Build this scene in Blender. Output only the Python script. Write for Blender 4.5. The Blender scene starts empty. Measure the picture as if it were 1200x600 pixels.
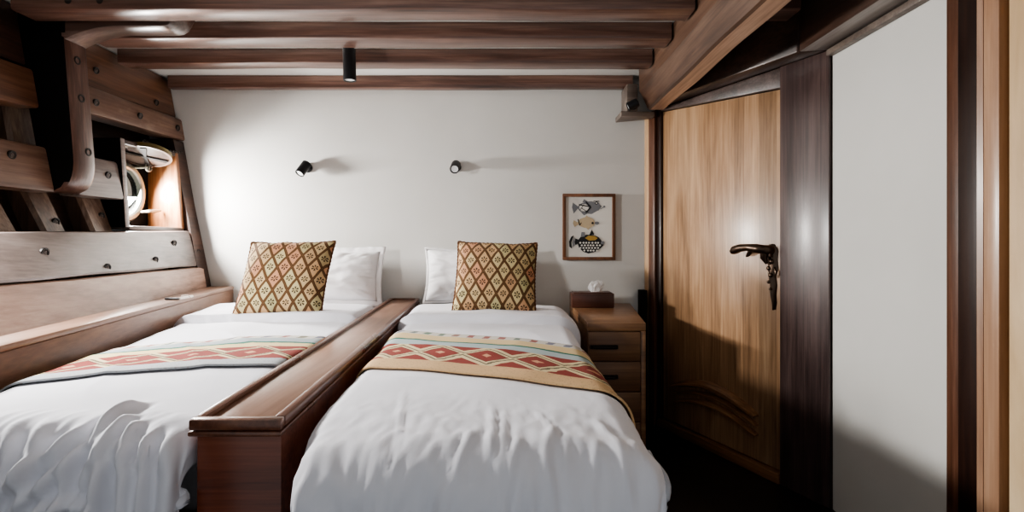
import bpy, bmesh, math, random
from mathutils import Vector, Matrix, noise
random.seed(7)
sc = bpy.context.scene
COL = sc.collection
ZC = 1.05            # camera height above the floor; heights below are written relative to the eye
F = 620.0            # focal length in pixels of a 1200 wide frame
pi = math.pi

# ------------------------------------------------------------------ node expression helper
class X:
    def __init__(s, nt, v): s.nt = nt; s.v = v
    def _op(s, op, *o):
        n = s.nt.nodes.new('ShaderNodeMath'); n.operation = op
        for i, a in enumerate((s,) + o):
            a = a.v if isinstance(a, X) else a
            if isinstance(a, (int, float)): n.inputs[i].default_value = a
            else: s.nt.links.new(a, n.inputs[i])
        return X(s.nt, n.outputs[0])
    def __add__(s, o): return s._op('ADD', o)
    def __sub__(s, o): return s._op('SUBTRACT', o)
    def __mul__(s, o): return s._op('MULTIPLY', o)
    __radd__ = __add__; __rmul__ = __mul__
    def __truediv__(s, o): return s._op('DIVIDE', o)
    def __rsub__(s, o): return s._op('MULTIPLY', -1.0)._op('ADD', o)
    def lt(s, o): return s._op('LESS_THAN', o)
    def gt(s, o): return s._op('GREATER_THAN', o)
    def frac(s): return s._op('FRACT')
    def floor(s): return s._op('FLOOR')
    def abs(s): return s._op('ABSOLUTE')
    def sin(s): return s._op('SINE')
    def cos(s): return s._op('COSINE')
    def min(s, o): return s._op('MINIMUM', o)
    def max(s, o): return s._op('MAXIMUM', o)
    def sqrt(s): return s._op('SQRT')
    def atan2(s, o): return s._op('ARCTAN2', o)
    def between(s, a, b): return s.gt(a) * s.lt(b)
    def tri(s): return (s.frac() - .5).abs() * 2

def rgb(h):
    if isinstance(h, str):
        c = [int(h[i:i+2], 16) / 255 for i in (0, 2, 4)]
        return tuple(v / 12.92 if v <= .04045 else ((v + .055) / 1.055) ** 2.4 for v in c) + (1,)
    return tuple(h) + (1,)

class M:
    """small material builder"""
    def __init__(s, name, rough=.5):
        s.m = bpy.data.materials.new(name); s.m.use_nodes = True
        s.nt = s.m.node_tree
        s.b = s.nt.nodes['Principled BSDF']; s.b.inputs['Roughness'].default_value = rough
    def N(s, t): return s.nt.nodes.new(t)
    def L(s, a, b): s.nt.links.new(a.v if isinstance(a, X) else a, b)
    def coord(s, kind='Object'): return s.N('ShaderNodeTexCoord').outputs[kind]
    def sep(s, v):
        n = s.N('ShaderNodeSeparateXYZ'); s.L(v, n.inputs[0]); return [X(s.nt, o) for o in n.outputs]
    def mapping(s, v, scale=(1, 1, 1), rot=(0, 0, 0)):
        n = s.N('ShaderNodeMapping'); s.L(v, n.inputs[0]); n.inputs['Scale'].default_value = scale
        n.inputs['Rotation'].default_value = rot; return n.outputs[0]
    def noise(s, v, scale=1, detail=4, rough=.55, dist=0):
        n = s.N('ShaderNodeTexNoise'); s.L(v, n.inputs['Vector']); n.inputs['Scale'].default_value = scale
        n.inputs['Detail'].default_value = detail; n.inputs['Roughness'].default_value = rough
        n.inputs['Distortion'].default_value = dist; return X(s.nt, n.outputs['Fac'])
    def ramp(s, fac, stops):
        n = s.N('ShaderNodeValToRGB'); s.L(fac, n.inputs[0]); e = n.color_ramp.elements
        while len(e) < len(stops): e.new(.5)
        for k, (p, c) in zip(e, stops): k.position = p; k.color = rgb(c)
        return n.outputs[0]
    def mix(s, fac, a, b, mode='MIX'):
        n = s.N('ShaderNodeMix'); n.data_type = 'RGBA'; n.blend_type = mode
        for v, i in ((fac, 0), (a, 6), (b, 7)):
            if isinstance(v, (int, float)): n.inputs[i].default_value = v
            elif isinstance(v, (str, tuple)): n.inputs[i].default_value = rgb(v)
            else: s.L(v, n.inputs[i])
        return n.outputs[2]
    def white(s, v):
        n = s.N('ShaderNodeTexWhiteNoise'); n.noise_dimensions = '1D'; s.L(v, n.inputs['W']); return X(s.nt, n.outputs['Value'])
    def gray(s, v):
        n = s.N('ShaderNodeCombineColor')
        for i in range(3): s.L(v, n.inputs[i])
        return n.outputs[0]
    def bump(s, h, strength=.2, dist=.002):
        n = s.N('ShaderNodeBump'); s.L(h, n.inputs['Height']); n.inputs['Strength'].default_value = strength
        n.inputs['Distance'].default_value = dist; s.L(n.outputs[0], s.b.inputs['Normal'])
    def color(s, c):
        if isinstance(c, (str, tuple)): s.b.inputs['Base Color'].default_value = rgb(c)
        else: s.L(c, s.b.inputs['Base Color'])
        return s

def plain(name, c, rough=.5, metal=0, noise_amt=.06, scale=30):
    m = M(name, rough); m.b.inputs['Metallic'].default_value = metal
    n = m.noise(m.coord(), scale, 4)
    m.color(m.mix(1.0, c, m.gray(n * (2 * noise_amt) + (1 - noise_amt)), 'MULTIPLY'))
    m.bump(n, .08, .001)
    return m.m

def desat(h, k=.24):
    c = [int(h[i:i+2], 16) for i in (0, 2, 4)]; l = .3 * c[0] + .59 * c[1] + .11 * c[2]
    return ''.join('%02x' % int(round(v + (l - v) * k)) for v in c)
def wood(name, dark, mid, light, axis=0, rough=.4, freq=9, coat=.15, stave=None, tone=.25, bump=.25, fine=.35, along=.9, spots=0):
    dark, mid, light = desat(dark), desat(mid), desat(light)
    m = M(name, rough)
    oi = m.N('ShaderNodeObjectInfo')
    add = m.N('ShaderNodeVectorMath'); add.operation = 'MULTIPLY_ADD'
    co = m.coord()
    m.L(oi.outputs['Random'], add.inputs[0]); add.inputs[1].default_value = (37.0, 23.0, 51.0); m.L(co, add.inputs[2])
    v = add.outputs[0]
    s1 = [freq] * 3; s1[axis] = along
    s2 = [freq * 11] * 3; s2[axis] = along * 3.2
    a = m.noise(m.mapping(v, s1), 1, 6, .6, .8)
    f = m.noise(m.mapping(v, s2), 1, 3, .6, .2)
    g = a * (1 - fine) + f * fine
    c = m.ramp(g, [(.3, dark), (.5, mid), (.72, light)])
    if stave:
        ax, w = stave
        p = m.sep(co)[ax]
        k = m.white((p / w).floor() + .37)
        c = m.mix(1.0, c, m.gray(k * tone * 2 + (1 - tone)), 'MULTIPLY')
        seam = ((p / w).frac() - .5).abs().gt(.488)
        c = m.mix(seam * .55, c, dark)
    if spots:
        sp = m.noise(m.mapping(v, [7 if i != axis else 4 for i in range(3)]), 1, 5, .65)
        c = m.mix((sp - .60).max(0) * spots, c, 'd9c8b6')
    m.color(c)
    m.b.inputs['Coat Weight'].default_value = coat
    m.b.inputs['Coat Roughness'].default_value = .22
    big = m.noise(v, 3.0, 3)
    m.L(big * .25 + (rough - .1), m.b.inputs['Roughness'])
    m.bump(g, bump, .003)
    return m.m

# ------------------------------------------------------------------ palette
W = {}
W['joist'] = wood('joist_timber', '2e1b14', '654235', '946c59', 0, .32, 9, .5)
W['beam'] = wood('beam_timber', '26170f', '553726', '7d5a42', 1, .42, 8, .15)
W['beamlow'] = wood('beam_underside_timber', '7a543c', 'bd9070', 'd2a888', 1, .45, 8, .1)  # paler timber for the beam's downward faces
W['hull'] = wood('hull_timber', '2a1710', '6a4633', '94705a', 1, .4, 7, .2, spots=1.2)
W['hulldark'] = wood('hull_dark_timber', '160b07', '3d2218', '5f3a29', 1, .42, 7, .2)
W['hullred'] = wood('hull_brown_timber', '2a150d', '6b3f28', '95623f', 1, .42, 7, .2)
W['hullgrey'] = wood('hull_grey_varnished_timber', '40342f', '75645d', '988880', 1, .3, 8, .35, spots=.8)
W['hullpink'] = wood('hull_bounce_lit_timber', '7a5647', 'b58a76', 'd6b4a0', 1, .42, 6, .15, spots=1.0)  # pinkish bounce from the bed put into this plank's colour
W['rib'] = wood('rib_timber', '2a1810', '70503c', 'a58872', 2, .42, 7, .15)
W['knee'] = wood('knee_timber', '20120d', '583528', '8b6453', 2, .3, 8, .35)
W['kneearm'] = wood('knee_arm_timber', '241712', '5d453a', '8d7567', 0, .3, 8, .35)
W['black'] = wood('black_and_shade_timber', '040303', '090706', '100b0a', 2, .7, 8, 0)  # black timber; also carries the shade on the knee's front face
W['floor'] = wood('floor_planks', '060404', '0f0908', '1c110d', 1, .38, 9, .2, stave=(0, .12))
W['shelf'] = wood('shelf_board', '6e4a37', '8f664e', 'a67c62', 1, .4, 8, .15)
W['shelfface'] = wood('shelf_face_board', '5d3823', '84553a', '9c6c4e', 1, .38, 8, .15)
W['mahog'] = wood('divider_mahogany', '4e1c0e', '84391e', 'a4583a', 0, .3, 10, .3)
W['mahogy'] = wood('divider_rail_mahogany', '40200f', '74402a', '935a38', 1, .28, 10, .35)
W['mahogtop'] = wood('divider_top_panel', '7a4d38', '9a6c54', 'ad8068', 1, .3, 10, .3, fine=.2)  # lighter base colour carries the panel's reflection
W['stand'] = wood('nightstand_oak', '462815', '724828', '92643c', 0, .42, 10, .1)
W['standtop'] = wood('nightstand_top_oak', '5e391f', '895a34', 'a67648', 0, .36, 10, .15)
W['door'] = wood('door_teak', '5e3d22', '9f744c', 'c49b70', 2, .34, 8, .25, stave=(0, .088), tone=.2)
W['doorrim'] = wood('door_moulding', '3e2110', '8a5930', 'b88250', 0, .34, 8, .25)
W['post'] = wood('door_post_timber', '181012', '44322f', '66504a', 2, .34, 9, .25, stave=(0, .075), tone=.18)
W['header'] = wood('door_header_timber', '251a17', '4c3a33', '6a5750', 0, .4, 9, .2)
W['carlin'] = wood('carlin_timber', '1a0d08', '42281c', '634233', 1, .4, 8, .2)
W['carlingrey'] = wood('carlin_reflection_timber', '4a403b', '766a62', '968a82', 1, .35, 8, .3)  # carlin underside, its grey reflection put into the colour
W['casing'] = wood('casing_timber', '32170d', '623722', '875640', 2, .36, 9, .2)
W['casingdark'] = wood('casing_dark_timber', '0e0504', '2a130b', '40200f', 2, .36, 9, .2)
W['leaf'] = wood('pale_door_leaf', 'b08858', 'cfa878', 'e2c294', 2, .4, 5, .1, fine=.15)
W['casinglight'] = wood('casing_light_timber', '7c5238', 'a87a58', 'c69c7a', 2, .3, 9, .3)
W['jamblight'] = wood('jamb_light_timber', '8a5f3c', 'b98d60', 'd6b088', 2, .4, 9, .1)
W['reveal'] = wood('porthole_reveal_timber', '43200c', '9a5a2c', 'd09a68', 2, .3, 6, .3)
W['frame'] = wood('picture_frame_wood', '4a2614', '74401f', '94592f', 2, .35, 14, .2)
W['tissue'] = wood('tissue_box_wood', '2c130b', '52281a', '6b3a26', 0, .35, 12, .25)
W['disc'] = wood('deadlight_wood', '4a3a10', '6e591c', '806a2a', 0, .5, 6, .05)
W['ledger'] = wood('ledger_timber', '3d322c', '6a5a4f', '87776b', 0, .45, 9, .1)
W['bedbase'] = wood('bed_base_wood', '52301f', '7c4f36', '96664a', 1, .4, 9, .15)

def paint():
    m = M('white_wall_paint', .55)
    co = m.coord()
    a = m.noise(co, 1.3, 4); b = m.noise(co, 60, 3)
    m.color(m.ramp(a, [(.3, 'c9c8c4'), (.7, 'd4d3cf')]))
    m.bump(a * 1.5 + b * .12, .12, .006)
    return m.m
W['paint'] = paint()
def linen(name, c, scale=420):
    m = M(name, .85)
    co = m.coord(); n = m.noise(co, scale, 2); b = m.noise(co, 9, 4)
    m.color(m.mix(1.0, c, m.gray(b * .06 + .96), 'MULTIPLY'))
    m.b.inputs['Sheen Weight'].default_value = .1
    m.bump(n * .3 + b * .5, .15, .002)
    return m.m
W['linen'] = linen('white_duvet_cotton', 'e0e0e7')
W['pillow'] = linen('white_pillow_cotton', 'e6e5e6')
W['sheet'] = linen('white_sheet_cotton', 'd6d6da')
W['lining'] = linen('grey_duvet_lining', 'a9abb2')
W['tis'] = linen('tissue_paper', 'eeeeee')
W['blackmetal'] = plain('black_lamp_metal', '16161a', .42, .3)
W['lens'] = plain('frosted_lamp_lens', 'dfe3e4', .2)
W['bronze'] = plain('aged_bronze', '54463c', .3, .9, .35, 60)
W['handle'] = plain('dark_bronze_pull', '1d1512', .4, .6)
W['nickel'] = plain('dull_nickel', '8d8a80', .3, .9)
W['boltdark'] = plain('bolt_recess', '140c0a', .5)
W['boltcap'] = plain('bolt_cap', '40322b', .5)
W['chain'] = plain('dark_chain', '2a2320', .4, .6)
W['paper'] = plain('print_paper', 'd9d6cf', .7, 0, .03)
W['ink'] = plain('print_black_ink', '16171a', .7, 0, .03)
W['inkgrey'] = plain('print_grey_ink', '74767a', .7, 0, .1)
W['inksand'] = plain('print_sand_ink', 'b9a78a', .7, 0, .1)
W['inkgold'] = plain('print_ochre_ink', 'a58440', .7, 0, .2)
W['pencap'] = plain('pale_plastic_cap', 'd8cec4', .3)
W['penblack'] = plain('black_plastic', '150c0a', .35)
g = M('porthole_glass', .05); g.b.inputs['Transmission Weight'].default_value = 1; g.b.inputs['IOR'].default_value = 1.1
g.color('f2fbf6'); W['glass'] = g.m

def runner_mat(name, left):
    m = M(name, .9)
    u, v, _ = m.sep(m.coord('UV'))          # u in metres along the stripe, v 0 far edge .. 1 near edge
    co = m.coord()
    wob = m.noise(co, 26, 3) - .5
    v = v + wob * (.05 if left else .022); u = u + wob * .02
    if left:
        E = dict(a=.10, g0=.24, g1=.29, c=.42, d0=.42, d1=.84); blue1, edge = 'a9b3b6', 'b7bcc0'
    else:
        E = dict(a=.10, g0=.255, g1=.29, c=.42, d0=.42, d1=.82); blue1, edge = 'e3c99a', 'dfb98a'
    RT = .92 if left else .80
    cream, red, green = 'e6d2a6', '93352a', '2a7360'
    c = m.mix(0.0, cream, cream)
    # far edge: small ikat dashes on off white
    dash = ((u / .055) + (v * 3.1)).tri().lt(.42) * ((v - .05).abs().lt(.035))
    top = v.lt(E['a'])
    c = m.mix(top, c, 'dcd6cc')
    col = m.ramp(m.white((u / .055 + v * 3.1).floor()), [(.2, '9c3f3a'), (.5, '4f7a5a'), (.8, '6a6f86')])
    c = m.mix(dash * top * .85, c, col)
    c = m.mix(v.between(E['a'], E['g0']), c, blue1)
    c = m.mix(v.between(E['g0'], E['g1']), c, green)
    c = m.mix(v.between(E['g1'], E['c']), c, 'e6cf9c' if left else 'b4c3c4')
    # ikat diamonds
    b = (v - E['d0']) / (E['d1'] - E['d0'])
    band = v.between(E['d0'], E['d1'])
    p = u / .145
    row = b * 2
    dd = (p + 0).tri() + ((row - .0).tri() * -1 + 1) * 0
    # centre diamonds (phase 0) and edge half diamonds (phase .5)
    dc = (p.frac() - .5).abs() * 2 + (b - .5).abs() * 2.6
    de = ((p + .5).frac() - .5).abs() * 2 + (b - b.gt(.5)).abs() * 2.6
    lines = (dc - 1.12).abs().lt(.07)
    c = m.mix(band, c, cream)
    c = m.mix(band * dc.lt(RT), c, red)
    c = m.mix(band * de.lt(RT), c, red)
    c = m.mix(band * dc.lt(.22), c, 'e0a882')
    c = m.mix(band * dc.between(RT, RT + .07), c, '6a3a2c')
    c = m.mix(band * lines * .9, c, '5b5540')
    c = m.mix(v.gt(E['d1']), c, edge)
    sp = m.noise(co, 190, 2)
    c = m.mix(v.gt(E['d1']) * sp.gt(.62) * .5, c, '8d7a62')
    weave = m.noise(m.mapping(m.coord('UV'), (500, 300, 1)), 1, 2)
    c = m.mix(1.0, c, m.gray(weave * .35 + .60), 'MULTIPLY')
    m.color(c); m.bump(weave, .3, .002)
    return m.m
W['runnerR'] = runner_mat('ikat_runner_cloth_red', False)
W['runnerL'] = runner_mat('ikat_runner_cloth_grey', True)

def cushion_mat(name, seed, back=False):
    m = M(name, .9)
    u, v, _ = m.sep(m.coord('UV'))
    co = m.coord()
    wob = m.noise(co, 14, 3) - .5
    u = u + wob * .03; v = v + (m.noise(co, 11, 2) - .5) * .03
    P = u * 6.0 + seed; Q = v * 3.3 + seed * .37
    a = P + Q; b = P - Q
    fa = (a.frac() - .5).abs() * 2; fb = (b.frac() - .5).abs() * 2     # 1 at the lattice lines
    edge = fa.max(fb)
    ia = a.floor(); ib = b.floor()
    k = m.white(ia * 7.3 + ib * 3.7 + seed)
    c = m.ramp(k, [(0, 'c9b084'), (.3, 'c49a70'), (.5, 'cdbb8c'), (.7, 'b3ab7e'), (.9, 'c48f6c')])
    # gradient from the line colour to the pale middle of each diamond
    c = m.mix((edge - .62).max(0) * 1.1, c, '96683c')
    # flower of six dashes in each diamond
    du = (a.frac() - .5 + b.frac() - .5) / 2 / 6.0; dv = (a.frac() - b.frac()) / 2 / 3.3
    r = (du * du + dv * dv).sqrt(); th = dv.atan2(du)
    pet = (th * 3 + pi / 2).cos().abs().gt(.60) * r.between(.008, .040)
    c = m.mix(pet * .95, c, '38261a')
    line = edge.gt(.80)
    c = m.mix(line, c, '50361f')
    c = m.mix(edge.gt(.95), c, '6b4a28')
    weave = m.noise(m.mapping(m.coord('UV'), (260, 260, 1)), 1, 2)
    c = m.mix(1.0, c, m.gray(weave * .5 + .72), 'MULTIPLY')
    m.color(c); m.bump(weave, .4, .003)
    return m.m
W['cushA'] = cushion_mat('lattice_cushion_cloth', .3)
W['cushB'] = cushion_mat('lattice_cushion_cloth_two', .82)
W['fringe'] = plain('cushion_piping', '5d3b22', .9, 0, .3, 90)

W['black'].node_tree.nodes['Principled BSDF'].inputs['Specular IOR Level'].default_value = .15
# ------------------------------------------------------------------ object helpers
WL = {}
def wloc(o): return WL.get(o.name, Vector((0, 0, 0)))
def link(name, me, parent=None, smooth=True):
    o = bpy.data.objects.new(name, me); COL.objects.link(o)
    if parent: o.parent = parent
    return o
def fin(name, bm, mat, parent=None, smooth=30, local=False, origin=None, sheet=False):
    """bm is in eye-relative world coordinates (z from the eye) unless local."""
    if not local:
        for v in bm.verts: v.co.z += ZC
        if parent: off = wloc(parent)
        elif origin: off = Vector(origin)
        else:
            n = len(bm.verts); lo = [min(v.co[i] for v in bm.verts) for i in range(3)]; hi = [max(v.co[i] for v in bm.verts) for i in range(3)]
            off = Vector(((lo[0] + hi[0]) / 2, (lo[1] + hi[1]) / 2, lo[2]))
        for v in bm.verts: v.co -= off
    bmesh.ops.recalc_face_normals(bm, faces=bm.faces)
    if sheet and sum(f.normal.z for f in bm.faces) < 0: bmesh.ops.reverse_faces(bm, faces=bm.faces)
    me = bpy.data.meshes.new(name); bm.to_mesh(me); bm.free()
    for m in (mat if isinstance(mat, (list, tuple)) else [mat]): me.materials.append(W[m])
    o = link(name, me, parent)
    if not local and not parent: o.location = off
    WL[o.name] = (wloc(parent) if parent else Vector((0, 0, 0))) + (Vector((0, 0, 0)) if (parent or local) else off)
    if smooth is not None:
        me.shade_smooth()
        try: me.set_sharp_from_angle(angle=math.radians(smooth))
        except Exception: pass
    return o
def empty(name, x, y, z, rz=0):
    o = bpy.data.objects.new(name, None); COL.objects.link(o); o.location = (x, y, z + ZC); o.rotation_euler.z = rz
    o.empty_display_size = .05
    WL[o.name] = Vector((x, y, z + ZC)); return o
def tag(o, label, cat, group=None):
    o['label'] = label; o['category'] = cat
    if group: o['group'] = group
    return o
def struct(o): o['kind'] = 'structure'; return o
def hexa(bm, p, bev=0, seg=2, mi=0):
    """8 points: 0-3 bottom loop, 4-7 top loop"""
    vs = [bm.verts.new(q) for q in p]
    fs = [bm.faces.new([vs[i] for i in f]) for f in ((3, 2, 1, 0), (4, 5, 6, 7), (0, 1, 5, 4), (1, 2, 6, 5), (2, 3, 7, 6), (3, 0, 4, 7))]
    for f in fs: f.material_index = mi
    if bev:
        es = list({e for f in fs for e in f.edges})
        bmesh.ops.bevel(bm, geom=es, offset=bev, segments=seg, affect='EDGES', profile=.5)
    return fs
def box(bm, x0, x1, y0, y1, z0, z1, bev=0, seg=2, mi=0):
    return hexa(bm, [(x0, y0, z0), (x1, y0, z0), (x1, y1, z0), (x0, y1, z0), (x0, y0, z1), (x1, y0, z1), (x1, y1, z1), (x0, y1, z1)], bev, seg, mi)
def B(): return bmesh.new()
def loft(bm, rings, cap=True, mi=0):
    vr = [[bm.verts.new(p) for p in r] for r in rings]
    n = len(vr[0])
    for a, b in zip(vr, vr[1:]):
        for i in range(n):
            f = bm.faces.new((a[i], a[(i + 1) % n], b[(i + 1) % n], b[i])); f.material_index = mi
    if cap:
        for r in (list(reversed(vr[0])), vr[-1]):
            f = bm.faces.new(r); f.material_index = mi
def frame_at(d):
    d = Vector(d).normalized(); up = Vector((0, 0, 1)) if abs(d.z) < .95 else Vector((0, 1, 0))
    a = d.cross(up).normalized(); b = a.cross(d).normalized(); return a, b
def tube(bm, pts, rad, n=12, flat=1.0, mi=0):
    pts = [Vector(p) for p in pts]
    if not isinstance(rad, (list, tuple)): rad = [rad] * len(pts)
    rings = []
    for i, p in enumerate(pts):
        d = pts[min(i + 1, len(pts) - 1)] - pts[max(i - 1, 0)]
        a, b = frame_at(d)
        rings.append([p + a * (math.cos(t) * rad[i]) + b * (math.sin(t) * rad[i] * flat) for t in (2 * pi * k / n for k in range(n))])
    loft(bm, rings, True, mi)
def lathe(bm, o, d, prof, n=24, mi=0):
    """prof: (distance along d, radius)"""
    o = Vector(o); d = Vector(d).normalized(); a, b = frame_at(d)
    rings = [[o + d * t + (a * math.cos(q) + b * math.sin(q)) * max(r, 1e-4) for q in (2 * pi * k / n for k in range(n))] for t, r in prof]
    loft(bm, rings, True, mi)
def nz(x, y=0, z=0): return noise.noise(Vector((x, y, z)))
def rounded_rect(w, h, r, k=3):
    pts = []
    for cx, cy, a0 in ((w/2 - r, h/2 - r, 0), (-w/2 + r, h/2 - r, pi/2), (-w/2 + r, -h/2 + r, pi), (w/2 - r, -h/2 + r, 1.5*pi)):
        for i in range(k + 1):
            a = a0 + pi / 2 * i / k; pts.append((cx + r * math.cos(a), cy + r * math.sin(a)))
    return pts

# ------------------------------------------------------------------ camera
cam = bpy.data.cameras.new('camera'); co = bpy.data.objects.new('camera', cam); COL.objects.link(co)
co.location = (0, 0, ZC); co.rotation_euler = (pi / 2, 0, 0)
cam.sensor_width = 36; cam.lens = 36 * F / 1200; cam.shift_x = 0; cam.shift_y = -19 / 1200
cam.clip_start = .02
sc.camera = co

# ------------------------------------------------------------------ shell
CE = .945
FL = -1.05
bm = B(); box(bm, -2.2, 1.4, -.3, 3.2, FL - .04, FL); struct(fin('floor', bm, 'floor'))
bm = B(); box(bm, -2.3, 1.4, -.3, 3.2, CE, CE + .04); struct(fin('ceiling', bm, 'paint'))
bm = B(); box(bm, -2.3, .86, 3.1, 3.16, FL, CE); struct(fin('wall_back', bm, 'paint'))
# diagonal wall holding the door (behind it) and the white right wall
DA = math.atan2(-.9124, .4093)
DW = (.785, 3.1)
def dl(s, t): return (DW[0] + .4093 * s + .9124 * t, DW[1] - .9124 * s + .4093 * t)   # s along wall towards the eye, t away from the room
def dbox(bm, s0, s1, t0, t1, z0, z1, bev=.003, mi=0):
    p = [dl(s0, t0), dl(s1, t0), dl(s1, t1), dl(s0, t1)]
    hexa(bm, [(x, y, z0) for x, y in p] + [(x, y, z1) for x, y in p], bev, 2, mi)
bm = B(); dbox(bm, -.05, 1.16, .05, .09, FL, CE, 0); struct(fin('wall_corner', bm, 'black'))
bm = B(); box(bm, 1.25, 1.31, 1.515, 2.062, FL, .74); struct(fin('wall_right', bm, 'paint'))
bm = B(); box(bm, 1.3, 1.36, -.3, 1.5, FL, CE); struct(fin('wall_right', bm, 'casingdark'))

# ------------------------------------------------------------------ hull side
def kf(z):
    t = min(1, max(0, (z + .25) / .45)); return .2 + (.025 - .2) * t
def XH(y, z): return -1.785 + kf(z) * (3.1 - y) - .178 * (z + .245)
# outer skin, left open where the porthole box sits
bm = B()
def skin(y0, y1, z0, z1):
    ny = max(1, int((y1 - y0) / .3)); nzv = max(1, int((z1 - z0) / .2))
    g = [[bm.verts.new((XH(y0 + (y1 - y0) * i / ny, z0 + (z1 - z0) * j / nzv) - .19, y0 + (y1 - y0) * i / ny, z0 + (z1 - z0) * j / nzv)) for j in range(nzv + 1)] for i in range(ny + 1)]
    for i in range(ny):
        for j in range(nzv): bm.faces.new((g[i][j], g[i + 1][j], g[i + 1][j + 1], g[i][j + 1]))
skin(-.3, 2.52, FL, CE); skin(2.52, 2.99, FL, .04); skin(2.52, 2.99, .495, CE); skin(2.99, 3.1, FL, CE)
struct(fin('wall_left', bm, 'hulldark'))

def plank(name, y0, y1, zb, zt, off, th, mat, n=14, bev=.012, wob=.004, seed=0, parent=None):
    rings = []
    for i in range(n + 1):
        y = y0 + (y1 - y0) * i / n
        a = zb(y) + wob * nz(y * 3.1, seed); b = zt(y) + wob * nz(y * 2.7, seed + 9)
        o = off + wob * .5 * nz(y * 2, seed + 4)
        r = bev
        xa, xb = XH(y, a) + o, XH(y, b) + o
        rings.append([(xa - th, y, a), (xa - r, y, a), (xa - r * .3, y, a + r * .3), (xa + .178 * -r, y, a + r), (xb + .178 * r, y, b - r), (xb - r * .3, y, b - r * .3), (xb - r, y, b), (xb - th, y, b)])
    bm = B(); loft(bm, rings)
    return fin(name, bm, mat, parent)
def bolt(parent, y, z, off=0, r=.017, d=(1, 0, -.15)):
    bm = B(); o = Vector((XH(y, z) + off - .001, y, z))
    lathe(bm, o, d, [(0, r), (.007, r), (.0085, r * .86), (.0075, r * .62), (.003, r * .55)], 16, 0)
    lathe(bm, o, d, [(.0, r * .5), (.0062, r * .5), (.0075, r * .38)], 12, 1)
    return fin('bolt', bm, ['boltdark', 'boltcap'], parent)
def lin(*pts):
    def f(y):
        if y <= pts[0][0]: (a, b) = pts[0], pts[1]
        elif y >= pts[-1][0]: (a, b) = pts[-2], pts[-1]
        else: (a, b) = next((p, q) for p, q in zip(pts, pts[1:]) if p[0] <= y <= q[0])
        return a[1] + (b[1] - a[1]) * (y - a[0]) / (b[0] - a[0])
    return f
KN0, KN1 = 2.127, 2.25       # depth span of the big knee
p2b = lin((1.5, .49), (2.1, .523), (2.4, .568), (3.1, .578)); p2t = lin((1.5, .68), (2.1, .685), (2.4, .70), (3.1, .707))
o = plank('hull_plank', 1.3, KN0 - .01, p2b, p2t, .005, .09, 'hullred', seed=1)
tag(o, 'short reddish brown hull plank left of the big knee, under the top dark plank', 'plank', 'planks of the hull side')
o = plank('hull_plank', 1.3, KN0 - .012, lin((1.3, .69), (2.0, .694)), lambda y: CE - .004, -.015, .08, 'hulldark', seed=2)
tag(o, 'dark upper hull plank in the top left corner under the ceiling', 'plank', 'planks of the hull side')
o = plank('hull_plank', KN1 + .004, 3.096, p2b, p2t, .018, .1, 'hull', seed=3)
tag(o, 'brown hull plank directly over the porthole box', 'plank', 'planks of the hull side')
for y, dz in ((2.42, .07), (2.72, .075), (3.04, .075)): bolt(o, y, p2b(y) + dz - .01, .018)
o = plank('hull_plank', KN1 + .004, 3.096, lambda y: p2t(y) + .005, lambda y: CE - .004, -.012, .08, 'hullred', seed=4)
tag(o, 'wide weathered hull plank right of the knee, below the joist ends', 'plank', 'planks of the hull side')
for y, z in ((2.5, .80), (2.93, .76)): bolt(o, y, z, -.012)
sb = lin((1.5, .19), (2.0, .19), (2.5, .19)); st = lin((1.5, .366), (2.0, .372), (2.5, .371))
o = plank('hull_stringer', 1.78, KN0 - .006, sb, st, 0, .09, 'hull', seed=5)
tag(o, 'brown hull stringer left of the knee with one bolt', 'plank', 'stringers of the hull side'); bolt(o, 1.96, .315)
o = plank('hull_stringer', KN1 + .004, 2.516, sb, st, 0, .09, 'hullgrey', seed=6)
tag(o, 'pale short stringer between the knee and the porthole box', 'plank', 'stringers of the hull side'); bolt(o, 2.44, .298)
o = plank('hull_plank', 1.2, 3.09, lin((1.2, -.131), (1.6, -.136), (3.1, -.151)), lin((1.2, .015), (1.68, .024), (3.1, .052)), .002, .09, 'hullgrey', 24, seed=7)
tag(o, 'long grey varnished hull plank below the porthole with a row of ring bolts', 'plank', 'planks of the hull side')
for y, z in ((1.89, -.045), (2.18, -.115), (2.57, -.098), (2.80, -.018), (3.04, -.07)): bolt(o, y, z, .002, .018)
o = plank('hull_plank', 1.1, 3.09, lambda y: -.30, lin((1.2, -.137), (1.6, -.142), (3.1, -.157)), .012, .06, 'hullpink', 24, seed=8)
tag(o, 'long hull plank tinted with pinkish bounce light resting above the side shelf', 'plank', 'planks of the hull side')
# ribs behind the stringers
for y0, y1, lab in ((1.83, 1.972, 'hull rib at the left edge of the photo, below the bolted stringer'),
                    (2.09, 2.215, 'lit hull rib directly below the big knee, seen in the gap under the stringer'),
                    (2.37, 2.515, 'worn hull rib just left of the porthole box')):
    bm = B(); rings = []
    for j in range(9):
        z = -.95 + (CE - .01 + .95) * j / 8
        xi = XH(y0, z) - .106; xj = XH(y1, z) - .106; r = .014
        rings.append([(xi - .085, y0, z), (xi - r, y0, z), (xi, y0 + r, z), (xj, y1 - r, z), (xj - r, y1, z), (xj - .085, y1, z)])
    loft(bm, rings); o = fin('hull_rib', bm, 'rib'); tag(o, lab, 'rib', 'ribs behind the hull stringers')
    zb_ = .135 if y0 < 1.9 else (.072 if y0 < 2.2 else .11)
    bolt(o, (y0 + y1) / 2 + .02, zb_, -.105, .019)
# trim board closing the hull against the back wall
bm = B(); rings = []
for j in range(13):
    z = -.30 + .87 * j / 12; xi = XH(3.03, z) + .012; w = .005 * nz(z * 5)
    rings.append([(xi - .17, 2.994, z), (xi + w, 2.994, z), (xi - .006, 3.096, z), (xi - .17, 3.096, z)])
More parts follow.
